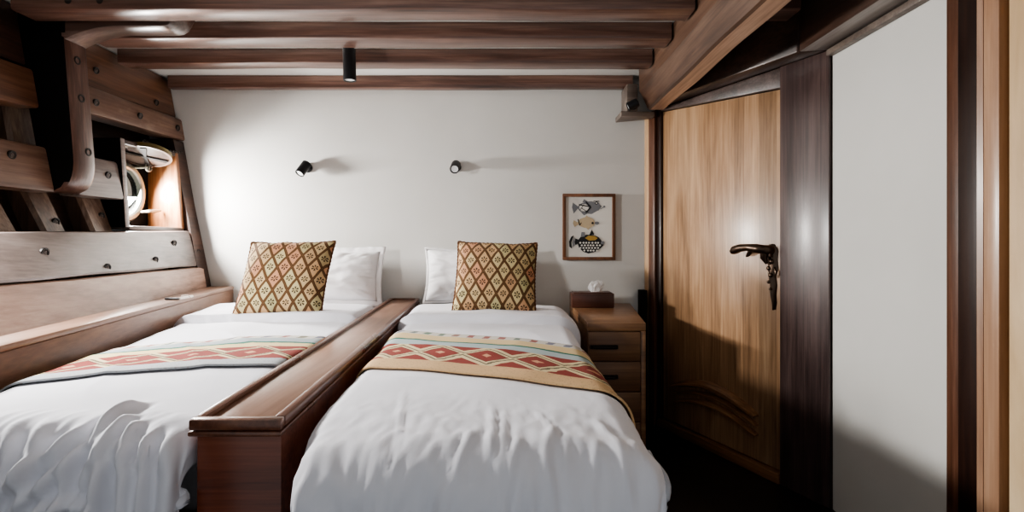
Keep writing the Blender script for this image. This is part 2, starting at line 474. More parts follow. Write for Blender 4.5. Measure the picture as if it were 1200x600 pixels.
# porthole box
win = struct(empty('window_1', XH(2.7, .05), 2.7, .05))
loft(bm, rings); fin('trim_board', bm, 'hulldark', win)
Z0, Z1 = .06, .487
def xin(z): return -1.862 - .06 * (z - .06)
XB = -2.04
bm = B()
hexa(bm, [(XB, 2.522, Z0), (xin(Z0) + .02, 2.522, Z0), (xin(Z0) + .02, 2.552, Z0), (XB, 2.552, Z0), (XB, 2.522, Z1), (xin(Z1) + .02, 2.522, Z1), (xin(Z1) + .02, 2.552, Z1), (XB, 2.552, Z1)], .003)
jb = fin('jamb', bm, ['black', 'hullgrey'], win)
for f in jb.data.polygons:
    if f.normal.x > .7: f.material_index = 1
bm = B()
hexa(bm, [(XB, 2.962, Z0), (xin(Z0) + .012, 2.962, Z0), (xin(Z0) + .012, 2.99, Z0), (XB, 2.99, Z0), (XB, 2.962, Z1), (xin(Z1) + .002, 2.962, Z1), (xin(Z1) + .002, 2.99, Z1), (XB, 2.99, Z1)], .003)
fin('reveal', bm, 'reveal', win)
bm = B(); hexa(bm, [(XB, 2.554, Z0 - .012), (xin(Z0) + .016, 2.554, Z0 - .012), (xin(Z0) + .01, 2.988, Z0 - .012), (XB, 2.988, Z0 - .012), (XB, 2.554, Z0 + .008), (xin(Z0) + .016, 2.554, Z0 + .008), (xin(Z0) + .01, 2.988, Z0 + .008), (XB, 2.988, Z0 + .008)], .003)
fin('sill', bm, 'hullgrey', win)
bm = B(); box(bm, XB, xin(Z1) + .005, 2.554, 2.96, Z1 - .02, Z1, .002); fin('reveal', bm, 'hulldark', win)
# back board with a round hole
PC = (2.755, .25); PR = .125
bm = B(); n = 48; ringi = []; ringo = []
for k in range(n):
    a = 2 * pi * k / n; c, s_ = math.cos(a), math.sin(a)
    ringi.append(bm.verts.new((XB, PC[0] + PR * c, PC[1] + PR * s_)))
    q = 1 / max(abs(c) / .27, abs(s_) / .34)
    ringo.append(bm.verts.new((XB, min(2.99, max(2.522, PC[0] + q * c)), min(.49, max(.04, PC[1] + q * s_)))))
for k in range(n): bm.faces.new((ringi[k], ringi[(k + 1) % n], ringo[(k + 1) % n], ringo[k]))
r = bmesh.ops.extrude_face_region(bm, geom=bm.faces[:])
for v in [e for e in r['geom'] if isinstance(e, bmesh.types.BMVert)]: v.co.x -= .03
fin('back_board', bm, 'black', win)
bm = B()
rp = [(-.004, PR), (.02, PR), (.026, PR + .008), (.026, PR + .026), (.016, PR + .036), (0, PR + .038)]
rings = [[Vector((XB + .001 + t, PC[0] + q * math.cos(2 * pi * k / 40), PC[1] + q * math.sin(2 * pi * k / 40))) for k in range(40)] for t, q in rp]
loft(bm, rings, False); ring = fin('porthole_ring', bm, 'nickel', win)
bm = B(); lathe(bm, (XB - .006, PC[0], PC[1]), (1, 0, 0), [(0, PR - .001), (.006, PR - .001)], 40); fin('glass', bm, 'glass', win)
for a in (62, -40):
    a = math.radians(a); q = PR + .03
    p = Vector((XB + .02, PC[0] + q * math.cos(a), PC[1] + q * math.sin(a)))
    bm = B(); tube(bm, [p, p + Vector((.035, .012, .004)), p + Vector((.06, .02, .006))], [.008, .009, .008], 10)
    e = p + Vector((.064, .02, .006))
    if a > 0:
        pts = [e + Vector((.004 * 0, 0, .0)) + Vector((.0, math.cos(t) * .024, math.sin(t) * .024)) for t in (2 * pi * k / 16 for k in range(17))]
        tube(bm, pts, .005, 8); tube(bm, [e + Vector((0, 0, -.02)), e + Vector((0, 0, .02))], .006, 8)
    else:
        tube(bm, [e + Vector((0, -.045, -.004)), e, e + Vector((0, .05, .006))], [.006, .011, .006], 8)
    fin('wing_nut', bm, 'nickel', win)
# hinged wooden deadlight hooked up under the top of the box
dc = Vector((-1.915, 2.765, .448)); dn = Vector((.12, -.32, -1)).normalized(); da, db = frame_at(dn)
bm = B(); lathe(bm, dc - dn * .012, dn, [(0, .112), (.004, .118), (.020, .118), (.024, .113)], 40)
disc = fin('deadlight', bm, 'disc', win)
bm = B(); lathe(bm, dc + dn * .0125, dn, [(0, .1195), (.004, .1195), (.004, .108), (.0, .108)], 40); fin('rim', bm, 'boltcap', disc)
for ang in (.5, 1.7):
    v = da * math.cos(ang) + db * math.sin(ang); w = dn.cross(v).normalized(); bm = B()
    for sgn in (1, -1):
        q = dc + dn * .0155
        hexa(bm, [q + w * .005, q + v * sgn * .1 + w * .014, q + v * sgn * .1 - w * .014, q - w * .005] + [p + dn * .004 for p in (q + w * .005, q + v * sgn * .1 + w * .014, q + v * sgn * .1 - w * .014, q - w * .005)])
    fin('cross_bar', bm, 'black', disc)
bm = B(); pts = []
A_ = Vector((-1.86, 2.66, .497)); C_ = Vector((-1.88, 2.985, .497))
for i in range(24):
    t = i / 23; p = A_.lerp(C_, t) + Vector((.012, 0, -.018 * math.sin(pi * t)))
    d = (C_ - A_).normalized(); s1 = Vector((1, 0, 0)) if i % 2 else Vector((0, 0, 1))
    L = [p + d * (.011 * math.cos(a)) + s1 * (.007 * math.sin(a)) for a in (2 * pi * k / 10 for k in range(11))]
    tube(bm, L, .0022, 6)
fin('chain', bm, 'chain', win)

# big hanging knee
kn = empty('hanging_knee', -1.85, 2.19, .18)
tag(kn, 'large rounded hanging knee timber with its shaded face coloured black, bracing the hull to the ceiling', 'knee')
def kprof(z):   # inner edge of the upright
    t = max(0, (.335 - z) / .14); return -1.736 - .08 * z - (.075 * (1 - math.sqrt(max(0, 1 - min(1, t) ** 2))))
bm = B(); rings = []
for j in range(22):
    z = .195 + (.835 - .195) * (j / 21) ** 1.2
    xi = kprof(z); xo = min(XH(2.18, z) - .04, xi - .08); r = .022
    rings.append([(xo, KN0, z), (xi - r, KN0, z), (xi - r * .3, KN0 + r * .3, z), (xi, KN0 + r, z), (xi, KN1 - r, z), (xi - r * .3, KN1 - r * .3, z), (xi - r, KN1, z), (xo, KN1, z)])
loft(bm, rings); up = fin('upright', bm, ['knee', 'black'], kn, 40)
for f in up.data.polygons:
    if f.normal.y < -.9: f.material_index = 1  # shade on the face towards the eye, coloured in as black
bm = B(); box(bm, -1.99, -1.80, KN0 + .002, KN1 - .002, .8355, CE - .003, .002); fin('upright', bm, 'black', kn)  # top of the upright, same shade black
bm = B(); rings = []
xs = [-1.82 + .475 * i / 20 for i in range(21)]
for i, x in enumerate(xs):
    t = (x + 1.82) / .475
    zb = .762 + .035 * min(1, t * 3) if t < .33 else .797
    zb = .80 + .06 * (1 - (1 - min(1, t * 2.0)) ** 2)
    if t > .86: zb += (CE - .015 - zb) * (1 - math.sqrt(max(0, 1 - ((t - .86) / .14) ** 2)))
    zt = CE - .003; r = min(.018, (zt - zb) * .4)
    rings.append([(x, KN0 + .004, zt), (x, KN0 + .004, zb + r), (x, KN0 + .004 + r * .3, zb + r * .3), (x, KN0 + .004 + r, zb), (x, KN1 - r, zb), (x, KN1 - r * .3, zb + r * .3), (x, KN1, zb + r), (x, KN1, zt)])
loft(bm, rings); fin('arm', bm, 'kneearm', kn, 40)
for z, dy in ((.74, -.005), (.585, .0), (.365, .015)):
    bm = B(); p = Vector((kprof(z) - .004, 2.19 + dy, z)); lathe(bm, p, (1, 0, 0), [(0, .017), (.006, .017), (.007, .012), (.003, .009)], 16); fin('bolt', bm, 'boltdark', kn)

# ------------------------------------------------------------------ ceiling timbers
JB, JT = .8725, CE - .002
def joist(name, x0, x1, y0, y1, seed, n=60, ybow=0.0, zb=JB):
    rings = []
    for i in range(n + 1):
        x = x0 + (x1 - x0) * i / n
        a = y0 + .005 * nz(x * 1.7, seed) ; b = y1 + .009 * nz(x * 2.3, seed + 5)
        z = zb + .0045 * nz(x * 1.4, seed + 8) + .0015 * nz(x * 9, seed); r = .011
        rings.append([(x, a, JT), (x, a, z + r), (x, a + r * .3, z + r * .3), (x, a + r, z), (x, b - r, z), (x, b - r * .3, z + r * .3), (x, b, z + r), (x, b, JT)])
    bm = B(); loft(bm, rings); return fin(name, bm, 'joist')
jn = [((2.003, 2.121), -1.90, .693, 'ceiling joist nearest the viewer, running along the top edge of the photo'),
      ((2.292, 2.415), -1.84, .693, 'second ceiling joist from the viewer, the ceiling spotlight hangs just behind it'),
      ((2.613, 2.718), -1.95, .693, 'third ceiling joist from the viewer, next before the one at the back wall'),
      ((3.036, 3.097), -1.975, .693, 'ceiling joist against the back wall, nearest the white wall')]
for i, ((y0, y1), x0, x1, lab) in enumerate(jn):
    o = joist('ceiling_joist', x0, x1, y0, y1, i * 13.7)
    if i == 0:
        for x in (-1.68, -1.56):
            bm = B(); lathe(bm, (x, y0 + .008, .905), (0, -1, 0), [(0, .013), (.010, .013), (.011, .009)], 14); fin('bolt', bm, 'boltdark', o)
    tag(o, lab, 'joist', 'dark ceiling joists')
for (y0, y1), x1, lab in (((2.003, 2.121), 1.095, 'short dark joist right of the main beam, nearest the viewer'), ((2.292, 2.415), .985, 'short dark joist right of the main beam, nearer the door')):
    o = joist('short_joist', .85, x1, y0, y1, x1 * 30, 12); tag(o, lab, 'joist', 'short joists right of the main beam')
# main beam
bm = B(); rings = []
for i in range(41):
    y = .9 + (2.93 - .9) * i / 40; w = lambda s: .004 * nz(y * 2.3, s)
    rings.append([(.702 + w(1), y, JT), (.706 + w(2), y, .822 + w(3)), (.715 + w(2), y, .808 + w(3)), (.752 + w(4), y, .726 + w(5)), (.764 + w(4), y, .72 + w(5)), (.838 + w(6), y, .72 + w(7)), (.846 + w(6), y, .73 + w(7)), (.846 + w(6), y, JT)])
loft(bm, rings)
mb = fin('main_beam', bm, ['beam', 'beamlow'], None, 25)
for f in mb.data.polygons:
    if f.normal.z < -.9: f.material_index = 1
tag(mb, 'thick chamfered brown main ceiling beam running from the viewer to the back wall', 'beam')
# ledger block under the end of the beam
bm = B(); hexa(bm, [(.605, 2.93, .685), (.80, 2.965, .69), (.80, 3.02, .69), (.605, 3.097, .685), (.605, 2.93, .715), (.80, 2.965, .718), (.80, 3.02, .718), (.605, 3.097, .715)], .004)
hexa(bm, [(.64, 2.945, .718), (.70, 2.945, .718), (.70, 3.097, .718), (.64, 3.097, .718), (.64, 2.945, .868), (.70, 2.945, .868), (.70, 3.097, .868), (.64, 3.097, .868)], .004)
tag(fin('ledger_block', bm, 'ledger'), 'grey brown ledger block under the far end of the main beam', 'block')
# carlins: dark ledge timber over the door wall and over the right wall
bm = B()
for s0, s1 in ((.10, 1.125),):
    p = [dl(.14, -.1), dl(1.06, -.1), dl(1.128, -.0), dl(.14, 0)]
    hexa(bm, [(x, y, .741) for x, y in p] + [(x, y, CE - .003) for x, y in p], .006)
tag(fin('carlin_beam', bm, 'carlin'), 'dark carlin beam above the door and its frame', 'beam', 'carlin beams at the right')
bm = B()
c0 = dl(1.064, -.1); c1 = dl(1.132, 0)
p = [(1.14, 0.7), (1.25, .7), (1.25, c1[1]), (c0[0] + .004, c0[1])]
hexa(bm, [(x, y, .741) for x, y in p] + [(x, y, CE - .003) for x, y in p], .005)
cb = fin('carlin_beam', bm, ['carlin', 'carlingrey']); tag(cb, 'dark carlin beam with reflection-grey underside along the top of the white right wall', 'beam', 'carlin beams at the right')
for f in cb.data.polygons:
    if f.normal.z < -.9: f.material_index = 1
bm = B(); box(bm, 1.222, 1.249, 1.53, 2.06, .715, .739, .004); struct(fin('trim_1', bm, 'ledger'))

# ------------------------------------------------------------------ door in the diagonal wall
def stepped(bm, s0, s1, t0, t1, z0, z1l, z1r, bev=.003):
    p = [dl(s0, t0), dl(s1, t0), dl(s1, t1), dl(s0, t1)]
    zz = [z1l, z1r, z1r, z1l]
    hexa(bm, [(x, y, z0) for x, y in p] + [(x, y, z) for (x, y), z in zip(p, zz)], bev)
door = struct(empty('door_1', *dl(.52, 0), FL, DA))
WLroot = door
def dlocal(bm_, name, mat, parent=None, smooth=30):
    """bm_ is in door-local coordinates: x along the wall from the door's middle, y away from the room, z from the floor"""
    return fin(name, bm_, mat, parent or door, smooth, True)
bm = B()
hexa(bm, [(-.384, .012, .05), (.386, .012, .05), (.386, .05, .05), (-.384, .05, .05), (-.384, .012, 1.77), (.386, .012, 1.70), (.386, .05, 1.70), (-.384, .05, 1.77)], .003)
dlocal(bm, 'door_panel', 'door')
def arc(x0, x1, z0, rise, n=20): return [(x0 + (x1 - x0) * i / n, z0 + rise * math.sin(pi * i / n)) for i in range(n + 1)]
def rail(x0, x1, z0, rise, h, dep, skew):
    bm = B(); rings = []
    for i, (x, z) in enumerate(arc(x0, x1, z0, rise)):
        e = math.sin(pi * min(1, max(0, i / 20))) ** .4; hh = h * (.25 + .75 * e)
        rings.append([(x, .0125, z - hh), (x, .012 - dep, z - hh * .35), (x, .012 - dep, z + hh * .2), (x, .004, z + hh), (x, .0125, z + hh)])
    loft(bm, rings); return bm
dlocal(rail(-.29, .26, .255, .060, .022, .036, 0), 'moulding', 'doorrim')
dlocal(rail(-.29, .26, .212, .055, .013, .026, 0), 'moulding', 'doorrim')
dlocal(rail(-.29, .26, .168, .055, .015, .030, 0), 'moulding', 'doorrim')
bm = B(); hexa(bm, [(-.40, -.02, .0), (.388, -.02, .0), (.388, .05, .0), (-.40, .05, .0), (-.40, -.02, .045), (.388, -.02, .045), (.388, .05, .045), (-.40, .05, .045)], .006); dlocal(bm, 'sill', 'doorrim')
# bronze handle
bm = B(); lx = .335
pl = [(lx + .006, .985), (lx, 1.0), (lx - .004, .965), (lx + .004, .93), (lx - .002, .89), (lx + .006, .85), (lx + .004, .81), (lx + .012, .775), (lx + .014, .745)]
wd = [.012, .030, .030, .026, .021, .018, .015, .010, .002]
pl = [(lx, 1.03)] + pl[1:]
rings = []
for (x, z), w in zip(pl, wd):
    rings.append([(x - w, .011, z), (x - w * .6, .0, z + .003), (x, -.008, z - .002), (x + w * .6, .0, z + .003), (x + w, .011, z)])
loft(bm, rings); dh = dlocal(bm, 'door_handle', 'bronze', None, 60)
bm = B()
lev = [(lx, .0, 1.005), (lx, -.045, 1.008), (lx - .03, -.055, 1.012), (lx - .075, -.056, 1.016), (lx - .115, -.056, 1.013), (lx - .15, -.056, 1.002), (lx - .165, -.056, .993)]
tube(bm, lev, [.022, .02, .021, .016, .018, .02, .012], 14)
tube(bm, [(lx - .06, -.052, 1.004), (lx - .075, -.052, .982), (lx - .085, -.052, .975)], [.012, .009, .004], 10)
tube(bm, [(lx - .008, -.03, 1.0), (lx - .012, -.03, .97), (lx - .004, -.02, .945)], [.018, .014, .006], 10)
dlocal(bm, 'lever', 'bronze', dh, 60)
bm = B(); box(bm, lx - .014, lx + .014, -.022, -.004, .972, .998, .004)
for a in range(5):
    z = .955 - a * .03; lathe(bm, (lx + (-1) ** a * .005, -.004, z), (0, -1, 0), [(0, .013 - a * .0015), (.008, .010 - a * .001), (.011, .004)], 10)
tube(bm, [(lx + .02, 0, .93), (lx + .03, -.006, .91), (lx + .024, -.004, .885)], [.004, .007, .003], 8)
dlocal(bm, 'ornament', 'bronze', dh, 60)

# frame round the door
bm = B(); stepped(bm, .0, .047, -.012, .05, FL, .735, .735); struct(fin('trim_2', bm, 'jamblight'))
bm = B(); stepped(bm, .048, .1, -.02, .05, FL, .735, .735); struct(fin('trim_3', bm, 'casing'))
bm = B(); stepped(bm, .101, .134, -.004, .05, FL, .735, .735); struct(fin('trim_4', bm, 'casingdark'))
bm = B()
p = [dl(.1345, -.006), dl(.908, -.006), dl(.908, .05), dl(.1345, .05)]
zz = [.723, .653, .653, .723]
hexa(bm, [(x, y, z) for (x, y), z in zip(p, zz)] + [(x, y, .739) for x, y in p], .003)
struct(fin('trim_5', bm, 'header'))
bm = B(); hexa(bm, [(-.111, -.012, 0), (.1105, -.012, 0), (.1105, .05, 0), (-.111, .05, 0), (-.111, -.012, 1.79), (.1105, -.012, 1.79), (.1105, .05, 1.79), (-.111, .05, 1.79)], .003)
o = fin('trim_6', bm, 'post', None, 30, True); x, y = dl(1.0205, 0); o.location = (x, y, 0); o.rotation_euler.z = DA; struct(o)
# black upright between nightstand and door
bm = B(); box(bm, .735, .775, 3.03, 3.09, FL, -.29, .002); struct(fin('trim_7', bm, 'black'))

# right foreground casing and door leaf
def cx(px, y): return (px - 600) * y / F
bm = B(); box(bm, 1.243, 1.262, 1.468, 1.5145, FL, CE - .003, .002); struct(fin('trim_8', bm, 'casing'))
bm = B(); box(bm, 1.236, 1.275, 1.385, 1.467, FL, CE - .003, .002); struct(fin('trim_9', bm, 'casingdark'))  # dark board standing in for the shade of a recess
dr2 = struct(empty('door_2', 1.13, 1.2, FL))
bm = B(); y = 1.22; rr = [(cx(1150, y), y + .012), (cx(1152, y), y), (cx(1168, y), y - .001), (cx(1170, y), y + .006), (cx(1172, y), y + .03), (1.2, y + .03), (1.2, y + .05), (1.16, y + .05)]
loft(bm, [[(a, b, z) for a, b in rr] for z in (FL, CE - .003)]); fin('edge_moulding', bm, 'casinglight', dr2)
bm = B(); y = 1.17; box(bm, cx(1170.5, y), cx(1183, y), y, y + .04, FL, CE - .003, .004); fin('stile', bm, 'casinglight', dr2)
bm = B(); y = 1.09; hexa(bm, [(cx(1181, 1.12), 1.12, FL), (1.12, .7, FL), (1.17, .7, FL), (1.17, 1.15, FL), (cx(1181, 1.12), 1.12, CE - .003), (1.12, .7, CE - .003), (1.17, .7, CE - .003), (1.17, 1.15, CE - .003)], .006); fin('door_panel', bm, 'leaf', dr2)

# ------------------------------------------------------------------ side shelf box along the hull
def SX(y): return -1.306 - .182 * (y - 1.35)
sh = empty('side_shelf', -1.6, 2.1, FL); tag(sh, 'long brown boxed shelf between the left bed and the hull', 'shelf')
ST = -.27
bm = B(); hexa(bm, [(XH(.7, ST) + .02, .7, ST - .02), (SX(.7), .7, ST - .02), (SX(3.09), 3.09, ST - .02), (XH(3.09, ST) + .02, 3.09, ST - .02), (XH(.7, ST) + .02, .7, ST), (SX(.7), .7, ST), (SX(3.09), 3.09, ST), (XH(3.09, ST) + .02, 3.09, ST)], .006)
fin('shelf_top', bm, 'shelf', sh)
bm = B(); hexa(bm, [(SX(.7) - .03, .7, FL), (SX(.7) - .004, .7, FL), (SX(3.09) - .004, 3.09, FL), (SX(3.09) - .03, 3.09, FL), (SX(.7) - .03, .7, ST - .0205), (SX(.7) - .004, .7, ST - .0205), (SX(3.09) - .004, 3.09, ST - .0205), (SX(3.09) - .03, 3.09, ST - .0205)], .002)
fin('front_board', bm, 'shelfface', sh)
# pen on the shelf
def PP(px, py, z): y = F * z / (281 - py); return Vector(((px - 600) * y / F, y, z))
z = ST + .006; a = PP(193, 350.2, z); b = PP(210, 350.0, z); c = PP(226, 347, z)
pen = empty('pen', b.x, b.y, ST); tag(pen, 'small black pen with a pale plastic cap lying on the side shelf', 'pen')
bm = B(); tube(bm, [a, a.lerp(b, .1), b], [.003, .0055, .0055], 10); fin('barrel', bm, 'penblack', pen)
bm = B(); tube(bm, [b, b.lerp(c, .95), c], [.006, .006, .003], 10); fin('cap', bm, 'pencap', pen)
bm = B(); q = b.lerp(c, .15); tube(bm, [q, q + Vector((0, .0, .012)), q + Vector((.02, .01, .014)), q + Vector((.03, .02, .003))], .002, 8); fin('clip', bm, 'pencap', pen)

# ------------------------------------------------------------------ divider between the beds
DT = -.34
dv = empty('bed_divider', -.575, 2.05, FL); tag(dv, 'long dark mahogany divider box with raised rim standing between the two beds', 'divider')
def dxl(y): return -.613 - .0486 * (y - 1)
def dxr(y): return -.437 - .0490 * (y - 1)
Y0, Y1 = 1.0, 3.095
def dbar(bm, y0, y1, l0, r0, l1, r1, z0, z1, bev=.004, flare=0):
    hexa(bm, [(l0 - flare, y0, z0), (r0 - flare * .3, y0, z0), (r1 - flare * .3, y1, z0), (l1 - flare, y1, z0), (l0, y0, z1), (r0, y0, z1), (r1, y1, z1), (l1, y1, z1)], bev)
bm = B(); dbar(bm, Y0 + .012, Y1, dxl(Y0) + .01, dxr(Y0) - .004, dxl(Y1) + .01, dxr(Y1) - .008, FL, DT - .033, .003, .004); fin('carcass', bm, 'mahog', dv)
bm = B(); dbar(bm, Y0 - .001, Y1, dxl(Y0) - .001, dxr(Y0) + .001, dxl(Y1), dxr(Y1), DT - .033, DT - .023, .0035); fin('lower_rim', bm, 'mahogy', dv)
bm = B(); dbar(bm, Y0 + .02, Y1 - .01, dxl(Y0) + .015, dxr(Y0) - .015, dxl(Y1) + .015, dxr(Y1) - .015, DT - .022, DT - .010, .001); fin('top_panel', bm, 'mahogtop', dv)
bm = B(); dbar(bm, Y0 + .0245, Y1, dxl(Y0) - .001, dxl(Y0) + .021, dxl(Y1), dxl(Y1) + .022, DT - .022, DT, .005); fin('rim', bm, 'mahogy', dv)
bm = B(); dbar(bm, Y0 + .0245, Y1, dxr(Y0) - .023, dxr(Y0) - .001, dxr(Y1) - .022, dxr(Y1), DT - .022, DT, .005); fin('rim', bm, 'mahogy', dv)
bm = B(); dbar(bm, Y0, Y0 + .024, dxl(Y0), dxr(Y0), dxl(Y0) - .001, dxr(Y0) - .001, DT - .022, DT, .005); fin('rim', bm, 'mahogy', dv)
bm = B(); dbar(bm, Y1 - .02, Y1, dxl(Y1) + .023, dxr(Y1) - .023, dxl(Y1) + .023, dxr(Y1) - .023, DT - .0215, DT - .0005, .003); fin('rim', bm, 'mahogy', dv)

# ------------------------------------------------------------------ beds
def smooth(a, b, x):
    t = min(1, max(0, (x - a) / (b - a))); return t * t * (3 - 2 * t)
def folds(x, past, table):
    h = 0
    for pts, amp, wid in table:
        best = 9; tt = 0
        for k, (a, b) in enumerate(zip(pts, pts[1:])):
            dx, dy = b[0] - a[0], b[1] - a[1]; L2 = dx * dx + dy * dy
            t = min(1, max(0, ((x - a[0]) * dx + (past - a[1]) * dy) / L2))
            d = math.hypot(x - a[0] - dx * t, past - a[1] - dy * t)
            if d < best: best = d; tt = (k + t) / (len(pts) - 1)
        if best < wid * 3.5:
            tp = smooth(0, .3, tt) * (1 - .35 * smooth(.8, 1, tt))
            q = best / wid
            h += amp * tp * (math.exp(-q * q) - .35 * math.exp(-((q - 1.9) / .8) ** 2))
    return h
def arcl(y):
    t = ((440, -.30), (460, -.18), (477, -.085), (490, -.02), (500, .02), (515, .06), (530, .09), (545, .12), (575, .17), (600, .215), (640, .28))
    for a, b in zip(t, t[1:]):
        if y <= b[0]: return a[1] + (b[1] - a[1]) * (y - a[0]) / (b[0] - a[0])
    return .28
def fr(amp, wid, *pts):
    r = []
    for px, py in pts:
        t = ((440, -.48), (470, -.30), (500, -.15), (520, -.07), (540, 0), (560, .05), (580, .09), (600, .125), (640, .2))
        py = min(640, max(440, py)); p = next(a[1] + (b[1] - a[1]) * (py - a[0]) / (b[0] - a[0]) for a, b in zip(t, t[1:]) if py <= b[0])
        r.append(((px - 600) * max(.865, .9475 - p) / F, p))
    return (r, amp * .45, wid)
def fl(amp, wid, *pts):
    r = []
    for px, py in pts:
        p = arcl(py); r.append(((px - 600) * max(.985, 1.084 - p) / F, p))
    return (r, amp, wid)
LEFT_FOLDS = [fl(.024, .011, (178, 474), (150, 490), (127, 508), (113, 534), (105, 580)), fl(.026, .011, (161, 494), (138, 513), (126, 543), (122, 600)),
    fl(.022, .009, (168, 500), (154, 517), (159, 545), (166, 610)), fl(.02, .009, (142, 512), (150, 545), (157, 610)), fl(.024, .011, (183, 508), (177, 549), (177, 620)),
    fl(.02, .012, (206, 505), (199, 549), (196, 620)), fl(.016, .010, (108, 508), (70, 532), (20, 560), (-10, 585)), fl(.015, .009, (118, 518), (84, 542), (40, 575)),
    fl(.022, .010, (60, 590), (70, 576), (95, 572), (124, 580)), fl(.012, .009, (27, 505), (18, 540), (10, 590)), fl(.012, .012, (60, 500), (48, 530), (44, 560)), fl(.016, .010, (95, 530), (88, 560), (92, 600))]
RIGHT_FOLDS = [fr(.006, .005, (475, 462), (470, 500), (466, 560), (462, 620)), fr(.006, .006, (592, 496), (590, 540), (586, 620)), fr(.006, .005, (622, 496), (640, 520), (655, 552)),
    fr(.007, .006, (577, 494), (578, 520), (574, 560)), fr(.009, .008, (520, 545), (500, 560), (470, 585)), fr(.009, .009, (690, 505), (720, 540), (735, 600)), fr(.008, .008, (650, 520), (640, 560), (640, 620)),
    fr(.009, .008, (560, 530), (540, 560), (510, 610)), fr(.008, .008, (700, 540), (690, 580), (695, 620)), fr(.008, .008, (610, 540), (600, 570), (580, 620))]
class Bed:
    def __init__(s, xl, xr, foot, top, r, seed, kind, rl, rr): s.xl, s.xr, s.foot, s.top, s.r, s.seed, s.kind, s.rl, s.rr = xl, xr, foot, top, r, seed, kind, rl, rr
    def surf(s, u, y, extra=0):
        """u 0..1 over the top between the sides, past them hangs down (metres); y may run past the foot and hang down.
        returns a point of the quilt"""
        r = s.r
        yy = max(y, s.foot)
        L, R = s.xl(yy), s.xr(yy)
        x = u
        rl, rr = s.rl, s.rr
        def wrap(d, r):      # d: distance past the start of the rounding -> (out, down)
            if d <= 0: return d, 0.0, 0.0
            a = d / r
            if a < pi / 2: return r * math.sin(a), r * (1 - math.cos(a)), a
            return r, r + (d - r * pi / 2), pi / 2
        ox, dx, ax = wrap(x - (R - rr), rr); ol, dl_, al = wrap((L + rl) - x, rl); oy, dy, ay = wrap((s.foot + r) - y, r)
        px = x
        if x > R - rr: px = R - rr + ox
        if x < L + rl: px = L + rl - ol
        py = y if y > s.foot + r else s.foot + r - oy
        down = max(dx, dl_, dy) if min(max(dx, dl_), dy) <= 0 else math.hypot(max(dx, dl_), dy)
        # corner: pull the quilt in so it rounds off in plan
        if (dx > 0 or dl_ > 0) and dy > 0:
            rs = rr if dx > 0 else rl; k = min(1, min(max(dx, dl_) / rs, dy / r)); q = .42 * rs * k
            px += -q * .6 if dx > 0 else q * .6
            py += q * .6
        nrm = Vector(((math.sin(ax) if ax else -math.sin(al)), -math.sin(ay), max(.0, math.cos(max(ax, al)) * math.cos(ay)))).normalized() if (ax or al or ay) else Vector((0, 0, 1))
        h = s.disp(x, y, L, R) * (1 - .85 * smooth(L + .02, L - .06, x) if x < L + .02 else 1) * (1 - .85 * smooth(R - .04, R + .03, x) if s.kind == 'left' else 1) + extra * (.2 + .8 * nrm.z if (dl_ > 0 or (s.kind == 'left' and dx > 0)) and dy <= 0 else 1)
        return Vector((px, py, s.top - down)) + nrm * h
    def disp(s, x, y, L, R):
        sd = s.seed
        c = (x - (L + R) / 2) / ((R - L) / 2); h = .014 * (1 - min(1.2, abs(c)) ** 2)     # loft of the quilt
        h += .010 * noise.fractal(Vector((x * 2.2, y * 2.0, sd)), 1, 2, 3)
        w = noise.noise(Vector((x * 3, y * 3, sd + 5)))
        # long soft creases across the top
        rg = 1 - abs(noise.noise(Vector((x * 2.6 + y * 3.4 + w * .5, (y - x) * 1.1, sd + 2)))) * 2
        h += .0035 * max(0, rg) ** 3
        past = s.foot + s.r * 1.1 - y
        f = smooth(-.05, .14, past) if s.kind == 'left' else smooth(-.06, .2, past)
        if s.kind == 'left' and past > -.2:
            n1 = noise.noise(Vector((x * 15 + past * 4 + w * .8, past * 2.2, sd)))
            n2 = noise.noise(Vector((x * 31 + past * 9 + w, past * 4.6, sd + 7)))
            n3 = noise.noise(Vector((x * 60 + w * 3, past * 22, sd + 9)))
            h += f * (.010 * (1 - abs(n1) * 2.2) + .007 * (1 - abs(n2) * 2) + .0025 * n3)
            h += folds(x, past, LEFT_FOLDS)
        if s.kind == 'right' and past > -.5:
            q = x - past * .35
            n1 = noise.noise(Vector((q * 7 + w, past * 2.2, sd)))
            n2 = noise.noise(Vector((q * 17 + past * 14 + w * 2, past * 7 - q * 9, sd + 7)))
            n3 = noise.noise(Vector((q * 46 + past * 20 + w * 3, past * 16, sd + 11)))
            h += f * (.004 * (1 - abs(n1) * 2.2) + .0075 * (1 - abs(n2) * 2.2) + .006 * (1 - abs(n3) * 2))
            h += smooth(-.35, -.02, past) * .0028 * (1 - abs(n3) * 2) * (1 - abs(n2))
            h += folds(x, past, RIGHT_FOLDS)
        if s.kind == 'right':
            side = smooth(R - s.r * 1.2, R + .15, x)
            n1 = noise.noise(Vector((x * 3, y * 11 + w, sd + 3)))
            h += side * .012 * (1 - abs(n1) * 2)
        return h
    def sheet(s, x0f, x1f, y0f, y1f, nx, ny, extra=0, uv=False, thick=0):
        """grid from side to side (x0f,x1f give the x range at a y) and from y0f(x) to y1f(x)"""
        bm = B(); uvl = bm.loops.layers.uv.new('UVMap'); g = []; info = {}
        for i in range(nx + 1):
            row = []
            for j in range(ny + 1):
                tx, ty = i / nx, j / ny
                ya, yb = y0f(tx), y1f(tx); y = ya + (yb - ya) * ty
                x = x0f(y) + (x1f(y) - x0f(y)) * tx
                e = extra(tx, ty) if callable(extra) else extra
                v = bm.verts.new(s.surf(x, y, e)); info[v] = (x, 1 - ty); row.append(v)
            g.append(row)
        for i in range(nx):
            for j in range(ny):
                f = bm.faces.new((g[i][j], g[i + 1][j], g[i + 1][j + 1], g[i][j + 1]))
                for l in f.loops: l[uvl].uv = info[l.vert]
        return bm
